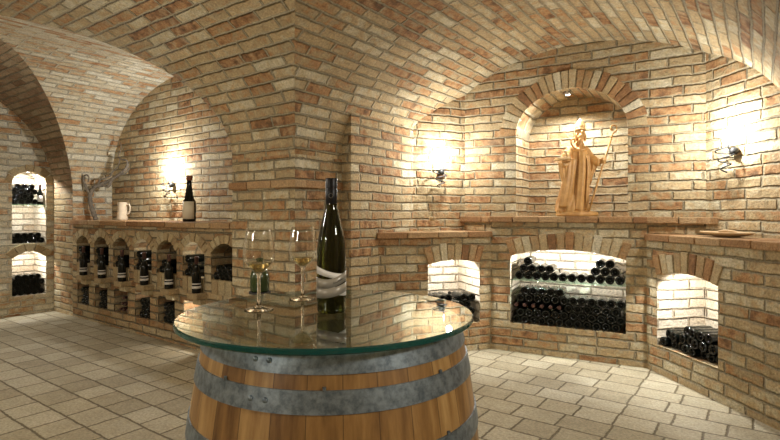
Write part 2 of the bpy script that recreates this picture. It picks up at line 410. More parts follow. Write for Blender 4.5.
# ------------------------------------------------------------------ walls
def zarch(o, a):
    x = (a-(o['a0']+o['a1'])/2)/((o['a1']-o['a0'])/2)
    x = max(-1, min(1, x))
    if o.get('round'): return o['zs']+(o['za']-o['zs'])*math.sqrt(max(0, 1-x*x))
    return o['zs']+(o['za']-o['zs'])*(1-x*x)
def wall(mb, p0, d, length, z0, z1, openings=(), u0=0.0, mi=0, mi_in=1, mi_sill=None):
    """front plane from p0 along d; d rotated +90 degrees points into the masonry"""
    d = Vector((d[0], d[1])).normalized(); nb = Vector((-d.y, d.x)); p0 = Vector((p0[0], p0[1]))
    def W(a, z, dep=0.0):
        q = p0 + d*a + nb*dep; return Vector((q.x, q.y, z))
    cuts = {0.0, length}
    NS = 16
    for o in openings:
        for k in range(NS+1):
            if o.get('round'): x = -math.cos(PI*k/NS)
            else: x = -1+2*k/NS
            cuts.add(round((o['a0']+o['a1'])/2 + x*(o['a1']-o['a0'])/2, 6))
    cuts = sorted(c for c in cuts if -1e-6 <= c <= length+1e-6)
    for a, b in zip(cuts, cuts[1:]):
        m = (a+b)/2
        ops = sorted([o for o in openings if o['a0'] < m < o['a1']], key=lambda o: o['zb'])
        lo = (z0, z0)
        for o in ops:
            mb.face([W(a, lo[0]), W(b, lo[1]), W(b, o['zb']), W(a, o['zb'])], [(u0+a, lo[0]), (u0+b, lo[1]), (u0+b, o['zb']), (u0+a, o['zb'])], mi)
            lo = (zarch(o, a), zarch(o, b))
            # soffit
            D = o['dep']
            mb.face([W(a, lo[0]), W(b, lo[1]), W(b, lo[1], D), W(a, lo[0], D)], [(0, a), (0, b), (D, b), (D, a)], mi_in)
            mb.face([W(a, o['zb']), W(a, o['zb'], D), W(b, o['zb'], D), W(b, o['zb'])], [(0, a), (D, a), (D, b), (0, b)], mi_in if mi_sill is None else mi_sill)
            mb.face([W(a, o['zb'], D), W(a, lo[0], D), W(b, lo[1], D), W(b, o['zb'], D)], [(a, o['zb']), (a, lo[0]), (b, lo[1]), (b, o['zb'])], mi_in)
        mb.face([W(a, lo[0]), W(b, lo[1]), W(b, z1), W(a, z1)], [(u0+a, lo[0]), (u0+b, lo[1]), (u0+b, z1), (u0+a, z1)], mi)
    for o in openings:
        D = o['dep']
        for a in (o['a0'], o['a1']):
            z_ = zarch(o, a)
            q = [W(a, o['zb']), W(a, z_), W(a, z_, D), W(a, o['zb'], D)]; uvq = [(0, o['zb']), (0, z_), (D, z_), (D, o['zb'])]
            if a == o['a1']: q = q[::-1]; uvq = uvq[::-1]
            mb.face(q, uvq, mi_in)
    return W
def ring(W, o, thick=.13, course=.07, dep=.04, out=.012, gap=.008, rnd=.004, extra=0):
    """voussoirs standing around the arch of opening o"""
    mb = MB(); ac = (o['a0']+o['a1'])/2; hw = (o['a1']-o['a0'])/2
    pts = []; K = 200
    for k in range(K+1):
        x = -math.cos(PI*k/K) if o.get('round') else -1+2*k/K
        a = ac+x*hw; pts.append((a, zarch(o, a)))
    L = [0]
    for p, q in zip(pts, pts[1:]): L.append(L[-1]+math.hypot(q[0]-p[0], q[1]-p[1]))
    n = max(3, round(L[-1]/course)); 
    def at(s):
        s = max(0, min(L[-1], s)); k = 0
        while k < K-1 and L[k+1] < s: k += 1
        tt = (s-L[k])/max(1e-9, L[k+1]-L[k]); p, q = pts[k], pts[k+1]
        c = (p[0]+(q[0]-p[0])*tt, p[1]+(q[1]-p[1])*tt)
        tx, tz = q[0]-p[0], q[1]-p[1]; l = math.hypot(tx, tz) or 1
        nx, nz = -tz/l, tx/l
        if not o.get('round'):      # flatter fan for segmental arches
            nx *= 1.3; l = math.hypot(nx, nz); nx /= l; nz /= l
        return c, (nx, nz)
    for k in range(n):
        s0 = L[-1]*k/n+gap/2; s1 = L[-1]*(k+1)/n-gap/2
        th = thick+random.uniform(-.012, .012); ou = out+random.uniform(-rnd, rnd)
        (c0, n0), (c1, n1) = at(s0), at(s1)
        q = [c0, c1, (c1[0]+n1[0]*th, c1[1]+n1[1]*th), (c0[0]+n0[0]*th, c0[1]+n0[1]*th)]
        mb.hexa([W(a, z, -ou) for a, z in q] + [W(a, z, dep) for a, z in q])
    return mb
def brick_row(p0, d, length, z0, z1, front, back, bl=.27, gap=.008, jit=.006, start=0.0, mb=None):
    mb = mb or MB(); d = Vector((d[0], d[1])).normalized(); nb = Vector((-d.y, d.x)); p0 = Vector((p0[0], p0[1]))
    M = Matrix(((d.x, nb.x, 0), (d.y, nb.y, 0), (0, 0, 1)))
    a = -start
    while a < length-.01:
        l = bl*random.uniform(.8, 1.12); b = min(a+l, length); s = max(a, 0)
        if length-b < .06: b = length
        j = random.uniform(-jit, jit); fr = front+j
        c = p0 + d*((s+b)/2) + nb*((back-fr)/2)
        mb.box((c.x, c.y, (z0+z1)/2+random.uniform(-1, 1)*jit*.3), (b-s-gap, back+fr, z1-z0-.004), M)
        a = b
    return mb

u2, v2 = (U.x, U.y), (V.x, V.y)
mv = (-V.x, -V.y)
# rack-bay back wall (lunette)
w = MB(); wall(w, P(0, .464)[:2], u2, 3.35, 1.0, 2.95, u0=1.1); w.build('wall_back', [M_wall], kind='structure')
# left wall (t = 0) and the alcove recess
w = MB()
zs = [0, 1.5, 1.53, 1.57, 1.62, 1.68]
w.grid([[P(0, -pz(VA, z), z), P(0, .5, z)] for z in zs], [[(-pz(VA, z), z), (.5, z)] for z in zs], mi=1)
w.grid([[P(0, SOUTH, z), P(0, AV1+pz(VA, z), z)] for z in zs], [[(SOUTH, z), (AV1+pz(VA, z), z)] for z in zs], mi=1)
w.face([P(AT, 0, 0), P(0, 0, 0), P(0, 0, 1.5), P(AT, 0, 1.5)], [(0, 0), (-AT, 0), (-AT, 1.5), (0, 1.5)], 0)
w.face([P(0, AV1, 0), P(AT, AV1, 0), P(AT, AV1, 1.5), P(0, AV1, 1.5)], [(0, 0), (-AT, 0), (-AT, 1.5), (0, 1.5)], 0)
w.build('wall_left', [M_wall, M_cream], kind='structure')
# alcove back wall with the tall bottle niche: runs from v=-2.5 to v=0 (a = v+2.5)
al = [dict(a0=2.5-.449, a1=2.5-.086, zb=.235, zs=.70, za=.78, dep=.40),
      dict(a0=2.5-.449, a1=2.5-.086, zb=.875, zs=1.62, za=1.76, dep=.40, round=True)]
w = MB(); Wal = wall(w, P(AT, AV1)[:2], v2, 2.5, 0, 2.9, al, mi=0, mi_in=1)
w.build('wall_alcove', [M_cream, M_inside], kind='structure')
r = ring(Wal, al[0], .10, .075, .05, .03); r.build('trim_1', M_tanblock, bevel=.004, kind='structure')
r = ring(Wal, al[1], .085, .07, .05, .012); r.build('trim_2', M_tanblock, bevel=.004, kind='structure')
# great pier between the bays
w = MB()
wall(w, P(3.3, VL0)[:2], u2, .726, 0, 1.68, u0=3.3)
w.face([P(3.3, .5, 0), P(3.3, VL0, 0), P(3.3, VL0, 1.68), P(3.3, .5, 1.68)], [(0, 0), (.65, 0), (.65, 1.68), (0, 1.68)])
w.face([P(TR0, VL0, 0), P(TR0, .6, 0), P(TR0, .6, 1.68), P(TR0, VL0, 1.68)], [(VL0+40, 0), (40.6, 0), (40.6, 1.68), (VL0+40, 1.68)])
# stepped pilaster behind the pier, under the statue bay's vault
w.face([P(TR0, .358, 0), P(4.126, .358, 0), P(4.126, .358, 2.3), P(TR0, .358, 2.3)], [(0, 0), (.1, 0), (.1, 2.3), (0, 2.3)])
w.face([P(4.126, .358, 0), P(4.126, 1.32, 0), P(4.126, 1.32, 2.3), P(4.126, .358, 2.3)], [(.1, 0), (1.07, 0), (1.07, 2.3), (.1, 2.3)])
w.build('wall_pier', [M_wall], kind='structure')
mb = brick_row(P(3.3-.03, VL0)[:2], u2, .726+.055, 1.435, 1.495, .024, .1)
brick_row(P(TR0, VL0-.0)[:2], v2, .50, 1.435, 1.495, .024, .1, mb=mb, start=.13)
mb.build('trim_3', M_redblock, bevel=.006, kind='structure')
# statue-bay walls
A0 = Vector((.215, 4.772)); A1 = Vector((.727, 4.958)); A2 = Vector((2.426, 3.924)); A3 = Vector((2.533, 3.158))
w = MB(); wall(w, A0, A1-A0, (A1-A0).length+.0, 1.0, 2.9, u0=.17); w.build('wall_apse_left', [M_wall], kind='structure')
niche = dict(a0=.505, a1=1.443, zb=1.218, zs=1.96, za=2.335, dep=.42, round=True)
w = MB(); Wn = wall(w, A1, A2-A1, (A2-A1).length, 1.1, 2.95, [niche], u0=.4, mi=0, mi_in=0)
w.build('wall_apse_center', [M_wall], kind='structure')
r = ring(Wn, niche, .155, .056, .05, .014); r.build('trim_4', M_block, bevel=.005, kind='structure')
w = MB(); wall(w, A2, A3-A2, (A3-A2).length, 1.0, 2.9, u0=.9); w.build('wall_apse_right', [M_wall], kind='structure')
# walls beside and behind the camera
w = MB()
def vw(a, b, z1=1.69):
    L_ = (P(*b)-P(*a)).length
    w.face([P(*a), P(*b), P(*b, z1), P(*a, z1)], [(0, 0), (L_, 0), (L_, z1), (0, z1)])
vw((TR1, 1.5), (TR1, VL0)); vw((TR1, VL0), (EAST, VL0)); vw((EAST, VL0+.1), (EAST, VL1-.1), 2.9); vw((EAST, VL1), (TR1, VL1)); vw((TR1, VL1), (TR1, SOUTH))
w.build('wall_right', [M_wall], kind='structure')
w = MB()
vw((TR1+.1, SOUTH), (TR0-.1, SOUTH), 2.9); vw((TR0, SOUTH), (TR0, VL1)); vw((TR0, VL1), (TC1, VL1)); vw((TC1, VL1), (TC1, SOUTH)); vw((TC1+.1, SOUTH), (TC0-.1, SOUTH), 2.9)
w.build('wall_front', [M_wall], kind='structure')

# ------------------------------------------------------------------ bottle rack (left)
rack = empty('brick_bottle_rack', P(1.65, 0))
def to_parent(o, parent):
    bpy.context.view_layer.update()
    o.parent = parent; o.matrix_parent_inverse = parent.matrix_basis.inverted()
    return o
tag(rack, 'long low brick wine rack with seven small arched bays under its shelf', 'wine rack')
ops = []; lows = []
for k in range(7):
    a = .115+.447*k
    wd = .345 if k < 6 else .40
    ops.append(dict(a0=a, a1=a+wd, zb=.53, zs=.885, za=.985, dep=.40))
    lows.append(dict(a0=a+.02, a1=a+wd-.03, zb=.17, zs=.43, za=.431, dep=.40))
w = MB(); Wr = wall(w, P(0, 0)[:2], u2, 3.3, 0, 1.11, ops+lows, mi=0, mi_in=1)
to_parent(w.build('masonry', [M_rack, M_rack]), rack)
for o in ops:
    to_parent(ring(Wr, o, .085, .055, .04, .012).build('arch', M_tanblock, bevel=.004), rack)
mb = brick_row(P(0, 0)[:2], u2, 3.3, 1.11, 1.165, .035, .464)
to_parent(mb.build('shelf', M_redblock, bevel=.005), rack)
for k, o in enumerate(ops):
    # upright bricks closing the foot of each bay
    mb = MB(); n = 4; wd = (o['a1']-.004-o['a0']-.004)/n
    M3 = Matrix(((U.x, V.x, 0), (U.y, V.y, 0), (0, 0, 1)))
    for q in range(n):
        c = P(o['a0']+.004+wd*(q+.5), .03+random.uniform(-.004, .004), .595+random.uniform(-.003, .003))
        mb.box(c, (wd-.006, .07, .13), M3)
    to_parent(mb.build('upright_bricks', M_tanblock, bevel=.004), rack)
    if k < 6:
        mb = MB(); tc_ = o['a0']+.315
        mb.box(P(tc_, -.045, .507), (.15, .13, .052), M3)
        mb.box(P(tc_, -.02, .452), (.12, .08, .052), M3)
        to_parent(mb.build('bracket', M_tanblock, bevel=.005), rack)
# lamps hidden inside the rack
for k, zz, e in ((3, .93, 1.3), (5, .93, 1.8), (3, .405, 1.2), (5, .39, 7)):
    o = ops[k]
    light('rack_lamp', 'POINT', P(o['a1']-.07, .12, zz), e, LED, .02)

# ------------------------------------------------------------------ benches in the statue bay
# left bench
BL0 = Vector((-.102, 4.338)); BL1 = Vector((.932, 4.717)); BR0 = Vector((2.07, 4.12)); BR1 = Vector((2.257, 2.78))
dl = (BL1-BL0).normalized(); dc = (BR0-BL1).normalized(); dr = (BR1-BR0).normalized()
def bench(name, p0, p1, op, ztop, label, mats, lab_pos, over=.03, back=.36, ledge=None, row=.27):
    root = empty(name, (*((p0+p1)/2), 0)); tag(root, label, 'stone bench' if False else 'brick bench')
    w = MB(); L_ = (p1-p0).length
    W = wall(w, p0, p1-p0, L_, 0, ztop, [op], mi=0, mi_in=1, mi_sill=0, u0=lab_pos)
    to_parent(w.build('masonry', mats), root)
    to_parent(ring(W, op, .145, .068, .05, .010).build('arch', M_block, bevel=.005), root)
    return root, W
lo = dict(a0=.502, a1=1.055, zb=.25, zs=.795, za=.83, dep=.42)
lo = dict(a0=.602, a1=1.022, zb=.25, zs=.795, za=.83, dep=.42)
# opening edges measured along the left bench
lo['a0'], lo['a1'] = .464, .984
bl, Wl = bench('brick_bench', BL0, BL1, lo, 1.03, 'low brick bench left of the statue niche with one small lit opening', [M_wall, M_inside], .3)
mb = brick_row(BL0-dl*.02, dl, (BL1-BL0).length+.02, 1.03, 1.085, .03, .45); to_parent(mb.build('shelf', M_redblock, bevel=.005), bl)
co = dict(a0=.178, a1=1.133, zb=.255, zs=.862, za=.93, dep=.42)
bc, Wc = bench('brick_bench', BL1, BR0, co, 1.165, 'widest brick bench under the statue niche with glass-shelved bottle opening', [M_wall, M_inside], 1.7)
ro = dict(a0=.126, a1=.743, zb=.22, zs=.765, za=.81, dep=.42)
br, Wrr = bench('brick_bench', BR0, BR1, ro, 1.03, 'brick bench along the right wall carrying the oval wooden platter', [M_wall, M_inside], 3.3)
mb = brick_row(BR0, dr, (BR1-BR0).length, 1.03, 1.085, .03, .40); to_parent(mb.build('shelf', M_redblock, bevel=.005), br)
# upper ledge: over the centre bench and round the corners
def ledge_seg(p, q, front, back, z0, z1, mb=None, start=0): return brick_row(p, q-p, (q-p).length, z0, z1, front, back, mb=mb, start=start)
mb = ledge_seg(BL1-dc*.01, BR0+dc*.01, .03, .55, 1.165, 1.22)
da = (A1-A0).normalized()
ledge_seg(A1-da*.06, A1+da*.02, .05, .1, 1.165, 1.22, mb=mb)
ledge_seg(A1, BL1, .03, .16, 1.165, 1.22, mb=mb)
ledge_seg(BR0, A2, .03, .16, 1.165, 1.22, mb=mb)
db = (A3-A2).normalized()
ledge_seg(A2-db*.02, A2+db*.13, .07, .1, 1.165, 1.22, mb=mb)
to_parent(mb.build('shelf', M_redblock, bevel=.005), bc)
# side cheeks of the raised centre bench, above the lower benches
for a, b in ((A1+(-dc*.02), BL1), (BR0, A2)):
    L_ = (b-a).length; w = MB()
    w.face([(a.x, a.y, 1.0), (b.x, b.y, 1.0), (b.x, b.y, 1.17), (a.x, a.y, 1.17)], [(0, 1.0), (L_, 1.0), (L_, 1.17), (0, 1.17)])
    to_parent(w.build('cheek', M_rack), bc)

# lamps inside the openings (on the inner side of the lintels)
def inner_lamp(W, op, energy, n=2):
    root = None
    for k in range(n):
        a = op['a0']+(op['a1']-op['a0'])*(k+.5)/n
        zt = zarch(op, a)-.012
        m = MB(); M_ = None
        m.lathe([(.012, -.003), (.016, 0), (.016, .012), (.010, .014)], 12)
        q = m.build('led_puck', [M_led], smooth=True); q.location = W(a, zt+.010, .045)
        tag(q, 'small lit lamp under the lintel of a bottle opening', 'lamp', 'lamps hidden in the bottle openings')
        l = light('led_lamp', 'SPOT', W(a, zt+.004, .045), energy, LED, .015, spot=math.radians(165), blend=.25)
        aim(l, W(a, .30, .36))
def shelf_fill(W, op, z, energy, n=1):  # added fill lamps that brighten the space below the glass shelves
    for k in range(n):
        a = op['a0']+(op['a1']-op['a0'])*(k+.5)/n
        m = MB(); m.lathe([(.004, -.003), (.006, -.001), (.003, 0)], 10)
        q = m.build('led_puck', [M_led], smooth=True); q.location = W(a, z, .035)
        tag(q, 'small fill lamp added under a glass shelf', 'lamp', 'fill lamps added under the glass shelves')
        l = light('led_lamp', 'SPOT', W(a, z-.010, .035), energy, LED, .012, spot=math.radians(165), blend=.25)
        aim(l, W(a, z-.25, .40))
shelf_fill(Wc, co, .6395, 5, 2)
shelf_fill(Wal, al[1], 1.3445, 9, 1)
inner_lamp(Wl, lo, 26, 1)
inner_lamp(Wc, co, 26, 2)
inner_lamp(Wrr, ro, 34, 1)
inner_lamp(Wal, al[1], 40, 1)
inner_lamp(Wal, al[0], 20, 1)

# ------------------------------------------------------------------ bottles
def bottle_prof(H=.30, R=.0365, neck=.0135, sh=.60, nk=.74):
    return [(R*.5, .008), (R*.86, 0), (R*.98, .004), (R, .012), (R, H*sh), (R*.93, H*(sh+.035)), (R*.7, H*(sh+.085)), (neck*1.15, H*nk), (neck, H*(nk+.05)), (neck, H*.965), (neck*1.15, H*.967), (neck*1.15, H*.995), (neck*.9, H)]
def body_mesh(seg=18, label=False):
    m = MB(); pr = bottle_prof()
    k = next(i for i, q in enumerate(pr) if q[1] > .30*.8 and q[0] < .0145)
    # punt
    m.lathe([(.004, .030), (.018, .022)] + pr, seg, caps=(True, True))
    return m
stack_mesh = body_mesh(18).mesh('wine_bottle', M_dark, smooth=True)
foil = MB(); foil.lathe([(.0150, .232), (.0155, .24), (.0150, .285), (.0162, .287), (.0162, .3005), (.0120, .3012)], 16)
foil_mesh = foil.mesh('capsule', M_foil, smooth=True)
RB = .0365; SP = .0742
nb_count = 0
def lie(W, a, z, dep, label, group, flip=False, capsule=False, scale=1.0, length=.30):
    """a bottle on its side, its foot to the viewer (or its neck when flip)"""
    o = bpy.data.objects.new('wine_bottle', stack_mesh); col.objects.link(o)
    p = W(a, z, dep); q = W(a, z, dep+1)
    d = (q-p).normalized()
    if flip: p = p + d*length*scale; d = -d
    o.location = p
    o.rotation_mode = 'QUATERNION'; o.rotation_quaternion = d.to_track_quat('Z', 'Y') @ Matrix.Rotation(random.uniform(0, 6), 3, 'Z').to_quaternion()
    o.scale = (scale,)*3
    tag(o, label, 'bottle', group)
    if capsule or flip:
        c = bpy.data.objects.new('capsule', foil_mesh); col.objects.link(c); c.parent = o
    return o
def pile(W, a0, z0, rows, label, group, sp=SP, dep=.05, flips=(), flipmax=99, jitter=.018, scale=1.0, capsules=True):
    """rows: list of lists of slot indexes; odd rows are shifted half a slot"""
    R = sp/2
    for r, slots in enumerate(rows):
        for s in slots:
            a = a0+R+sp*s+(R if r % 2 else 0)
            lie(W, a, z0+RB*scale+r*sp*.866, dep+random.uniform(0, jitter), label, group, flip=(r in flips and s < flipmax), scale=scale)
# central opening, glass shelf
sh = MB()
def prism(mb, W, a0, a1, z0, z1, d0, d1, mi=0):
    q = [W(a0, z0, d0), W(a1, z0, d0), W(a1, z0, d1), W(a0, z0, d1)]
    mb.hexa([*q, *[Vector((p.x, p.y, z1)) for p in q]], mi)
prism(sh, Wc, .179, 1.132, .640, .650, .02, .40)
tag(sh.build('glass_shelf', M_shelf), 'green-edged glass shelf spanning the wide opening under the statue', 'shelf')
lab = 'dark wine bottle lying in the upper row on the glass shelf under the statue'
pile(Wc, co['a0']+.034, .650, [list(range(0, 12)), [0, 1, 2, 3, 8, 9, 10], [1, 9, 10]], lab, 'bottles on the glass shelf', sp=.0758, dep=.03)
lab = 'dark wine bottle in the big pile under the glass shelf of the widest opening'
pile(Wc, co['a0']+.012, .255, [list(range(12)), list(range(12)), list(range(12)), list(range(12)), [1, 2, 3, 4, 5]],
     lab, 'bottles piled below the glass shelf', sp=.0752, dep=.012, flips=(2,), flipmax=6)
# right opening
lab = 'dark wine bottle in the pile inside the opening below the platter'
pile(Wrr, ro['a0']+.008, .22, [list(range(8)), list(range(7)), [3, 4, 5, 6]], lab, 'bottles in the right-hand opening', dep=.012, jitter=.045)
# left opening
lab = 'dark wine bottle in the pile inside the small opening left of the statue'
pile(Wl, lo['a0']+.006, .25, [list(range(6)), list(range(6)), list(range(6)), [0, 1, 2, 4, 5]], lab, 'bottles in the left-hand opening', dep=.015, jitter=.045)
# alcove
lab = 'dark wine bottle lying in the bottom stack of the tall alcove'
pile(Wal, al[0]['a0']+.004, .235, [list(range(5)), list(range(4)), list(range(5)), list(range(4))], lab, 'bottom stack of the alcove', sp=.071, dep=.03, scale=.965)
lab = 'dark wine bottle lying on the brick lintel halfway up the alcove'
pile(Wal, al[1]['a0']+.004, .875, [list(range(5)), list(range(4))], lab, 'bottles on the lintel of the alcove', sp=.071, dep=.03, scale=.965)
sh = MB(); prism(sh, Wal, al[1]['a0']+.001, al[1]['a1']-.001, 1.345, 1.355, .01, .39)
tag(sh.build('glass_shelf', M_shelf), 'small glass shelf high in the narrow alcove at far left', 'shelf')
lab = 'dark wine bottle lying in the top stack of the tall alcove'
pile(Wal, al[1]['a0']+.004, 1.355, [list(range(4)), list(range(3)), list(range(4)), list(range(3))], lab, 'top stack of the alcove', sp=.071, dep=.03, scale=.965)
# rack
for k, o in enumerate(ops):
    lab = ['dark bottle lying in the upper part of the leftmost rack bay', 'dark bottle lying in the upper part of the second rack bay from left',
           'dark bottle lying in the upper part of the third rack bay from left', 'dark bottle lying in the lit upper part of the middle rack bay',
           'dark bottle lying in the upper part of the third rack bay from right', 'dark bottle lying in the upper part of the second rack bay from right',
           'dark bottle lying in the rightmost rack bay next to the pier'][k]
    n = 3 if k < 6 else 5
    tr = MB(); prism(tr, Wr, o['a0'], o['a1'], .53, .655, .07, .40)
    to_parent(tr.build('bay_floor', M_rack), rack)
    pile(Wr, o['a0']+.01, .655, [list(range(n)), list(range(n-1)), ([0] if k in (0, 1, 3, 5) else [])], lab, lab.replace('dark bottle lying', 'bottles'), dep=.012, jitter=.006)
    lab2 = lab.replace('upper part', 'lower part').replace('lit ', '') if k < 6 else 'dark bottle lying low in the bay beside the pier'
    if k != 5:
        fl = (0, 1, 2) if k == 2 else ()
        pile(Wr, lows[k]['a0']+.060, .17, [list(range(3)), [0, 1], ([1] if k == 2 else [0, 1, 2])], lab2, lab2.replace('dark bottle lying', 'bottles'), dep=.012, jitter=.006, flips=fl)
# standing bottles
def glass_bottle(name, loc, label, H=.31, R=.037, body=M_dark, cap=M_foil, paper=M_paperpale, lab_z=(.25, .55), lab_ang=(0, 360), rz=0, tilt=0, group=None, seg=28, sh=.56, nk=.72, cap0=.80):
    root = empty(name, loc, rz); root.rotation_euler = (0, tilt, rz)
    tag(root, label, 'bottle', group)
    pr = bottle_prof(H, R, .0145*R/.037, sh, nk)
    m = MB(); m.lathe(pr, seg); m.build('glass_body', body, root, smooth=True)
    n = .0145*R/.037
    m = MB(); m.lathe([(n*1.02, H*cap0), (n*1.12, H*(cap0+.002)), (n*1.10, H*.955), (n*1.28, H*.96), (n*1.28, H*1.002), (n*.9, H*1.006)], seg)
    m.build('capsule', cap, root, smooth=True)
    m = MB(); rows = []
    for zf in lab_z:
        rows.append([(R*1.012*math.cos(math.radians(x)), R*1.012*math.sin(math.radians(x)), H*zf) for x in range(lab_ang[0], lab_ang[1]+1, 10)])
    m.grid(rows); lo_ = m.build('paper_label', paper, root, smooth=True)
    so = lo_.modifiers.new('thickness', 'SOLIDIFY'); so.thickness = .0006
    return root
pos = ['leftmost of the', 'second from left of the', 'third from left of the', 'third from right of the', 'second from right of the', 'rightmost of the']
for k in range(6):
    o = ops[k]
    ang = math.degrees(math.atan2(-P(o['a0']+.315, -.05).y, -P(o['a0']+.315, -.05).x)) - 0
    rt = glass_bottle('wine_bottle', P(o['a0']+.315, -.06, .5335), pos[k]+' six dark bottles standing on brackets before the rack', H=.325, R=.040, paper=M_paperpale,
                      lab_z=(.13, .20), lab_ang=(int(ang)-80, int(ang)+80), group='bottles standing on the rack brackets')
    m = MB(); rows = []
    for zf in (.24, .275):
        rows.append([(.0405*math.cos(math.radians(x)), .0405*math.sin(math.radians(x)), .325*zf) for x in range(int(ang)-70, int(ang)+71, 10)])
    m.grid(rows); q = m.build('paper_label', M_paperpale, rt, smooth=True); so = q.modifiers.new('thickness', 'SOLIDIFY'); so.thickness = .0005
p = P(2.19, .17, 1.165); ang = math.degrees(math.atan2(-p.y, -p.x))
glass_bottle('magnum_bottle', p, 'big dark bottle with cream label standing on the rack shelf below the sconce', H=.45, R=.062, cap=M_redwax, paper=M_paper, sh=.42, nk=.74, cap0=.90,
             lab_z=(.06, .44), lab_ang=(int(ang)-75, int(ang)+45))
p = Wal(al[1]['a1']-.045, 1.3555, .06)
glass_bottle('wine_bottle', p, 'dark bottle with white label standing upright beside the top alcove stack', H=.25, R=.033, paper=M_white, lab_z=(.15, .45),
             lab_ang=(-150, 10))

# ------------------------------------------------------------------ things on the rack shelf
# vine branch
br_ = MB()
def path(pts, n=6):
    pts = [Vector(p) for p in pts]; out = []
    for i in range(len(pts)-1):
        p0 = pts[max(i-1, 0)]; p1 = pts[i]; p2 = pts[i+1]; p3 = pts[min(i+2, len(pts)-1)]
        for k in range(n):
            t = k/n
            out.append(.5*((2*p1)+(-p0+p2)*t+(2*p0-5*p1+4*p2-p3)*t*t+(-p0+3*p1-3*p2+p3)*t**3))
    out.append(pts[-1]); return out
def vine(mb, pts, r0, r1, seg=9):
    q = path(pts); n = len(q)
    rr = [(r0+(r1-r0)*k/(n-1))*random.uniform(.82, 1.18) for k in range(n)]
    mb.tube(q, rr, seg)
base = P(.16, .20, 1.168)
def bp(dx, dz, dy=0):      # dx across the view, dz up, dy away
    return P(.16, .20, 1.168+dz) + Vector((dx, dy, 0))
vine(br_, [bp(0, 0), bp(-.035, .09), bp(-.07, .20), bp(-.075, .30), bp(-.03, .39), bp(.04, .43), bp(.11, .455), bp(.20, .49, -.02), bp(.31, .55, -.06), bp(.40, .60, -.10), bp(.455, .66, -.13)], .029, .016)
vine(br_, [bp(-.06, .30), bp(-.11, .37), bp(-.15, .46), bp(-.155, .52), bp(-.12, .55), bp(-.09, .52), bp(-.10, .46)], .020, .006)
vine(br_, [bp(.455, .66, -.13), bp(.42, .72, -.1), bp(.34, .735, -.06), bp(.29, .78, -.03), bp(.315, .86, -.02), bp(.30, .95, 0)], .012, .004)
vine(br_, [bp(.20, .49, -.02), bp(.16, .41, -.02), bp(.10, .42), bp(.02, .40)], .018, .013)
vine(br_, [bp(.02, .42, 0), bp(.06, .50, .0), bp(.15, .53, .02), bp(.20, .60, .02), bp(.27, .66, 0), bp(.29, .76, 0)], .012, .005)
vine(br_, [bp(.30, .55, -.06), bp(.36, .55, -.07), bp(.41, .565, -.09), bp(.47, .62, -.12)], .011, .006)
o = br_.build('vine_branch', M_branch, smooth=True)
tag(o, 'gnarled grey vine branch standing on the left end of the rack shelf', 'branch')
# stoneware jug
root = empty('jug', P(.72, .24, 1.1655), 0); tag(root, 'cream stoneware jug with handle on the rack shelf beside the branch', 'jug')
m = MB(); m.lathe([(.055, 0), (.060, .004), (.058, .03), (.053, .10), (.050, .16), (.053, .20), (.056, .208), (.052, .208), (.047, .16), (.048, .03), (.02, .02)], 32)
m.build('body', M_ceramic, root, smooth=True)
m = MB(); m.tube(path([(.048, -.01, .175), (.085, -.012, .185), (.098, -.014, .14), (.085, -.012, .085), (.050, -.01, .065)]), .0085, 10)
m.build('handle', M_ceramic, root, smooth=True)

# ------------------------------------------------------------------ sconces
def sconce(W, a, z, label, energy, lift=.10, off=.10, s=1.0):
    c = W(a, z, 0); nrm = (W(a, z, -1)-c).normalized(); side = (W(a+1, z, 0)-c).normalized(); up = Vector((0, 0, 1))
    root = empty('wall_sconce', c); tag(root, label, 'wall lamp')
    def q(x, y, zz): return side*x+nrm*y+up*zz
    M = Matrix((side, nrm, up)).transposed()
    m = MB(); m.lathe([(.001, -.028), (.018, -.024), (.030, -.010), (.032, .004), (.026, .018), (.012, .027), (.001, .03)], 18, c=q(0, .034, 0)); m.build('boss', M_iron, root, smooth=True)
    m = MB(); m.tube([q(0, 0, 0), q(0, .05, 0), q(0, .075, .02), q(0, .08, .05)], .006, 8); m.build('arm', M_iron, root, smooth=True)
    m = MB(); pts = []
    for k in range(64):
        t = k/63; an = t*2*PI*2.6+1.0; r = (.085-.06*t)*s
        pts.append(q(-.03*s+r*math.cos(an), .075+r*.7*math.sin(an)*.75, .020-.17*s*t))
    m.tube(pts, .0052, 7); m.build('wire_spiral', M_iron, root, smooth=True)
    m = MB(); m.lathe([(.001, 0), (.006, .002), (.007, .02), (.005, .032), (.001, .036)], 12, c=q(0, .08, .05)); m.build('bulb', M_bulb, root, smooth=True)
    light('sconce_lamp', 'POINT', c+q(0, off, lift), energy, WARM, .022)
lun = lambda a, z, dep=0: P(a, .464+dep, z)
sconce(lun, 1.44, 1.565, 'spiral wire wall lamp above the bottle rack shelf', 36, lift=.16, off=.19)
nl = Vector((-da.y, da.x)); Wla = lambda a, z, dep=0: Vector((*(A0+da*a+nl*dep), z))
sconce(Wla, .278, 1.64, 'spiral wire wall lamp left of the statue niche', 26, lift=.16, off=.19)
nr_ = Vector((-db.y, db.x)); Wra = lambda a, z, dep=0: Vector((*(A2+db*a+nr_*dep), z))
sconce(Wra, .303, 1.69, 'spiral wire wall lamp on the right wall above the platter', 28, lift=.14, off=.19)

# ------------------------------------------------------------------ niche spotlight
c = Wn(.945, 2.305, .09)
root = empty('niche_spotlight', c); tag(root, 'small round spotlight under the arch of the statue niche', 'lamp')
m = MB(); m.lathe([(.030, .03), (.030, 0), (.024, -.004)], 20); m.build('housing', mat('chrome', (.6, .6, .6), .2, 1), root, smooth=True)
m = MB(); m.lathe([(.022, -.003), (.018, -.008), (.004, -.010)], 20); m.build('lens', M_bulb, root, smooth=True)
l = light('niche_lamp', 'SPOT', c+Vector((0, 0, -.015)), 75, LED, .012, spot=math.radians(165), blend=.5); aim(l, Wn(.85, 0, -.35))

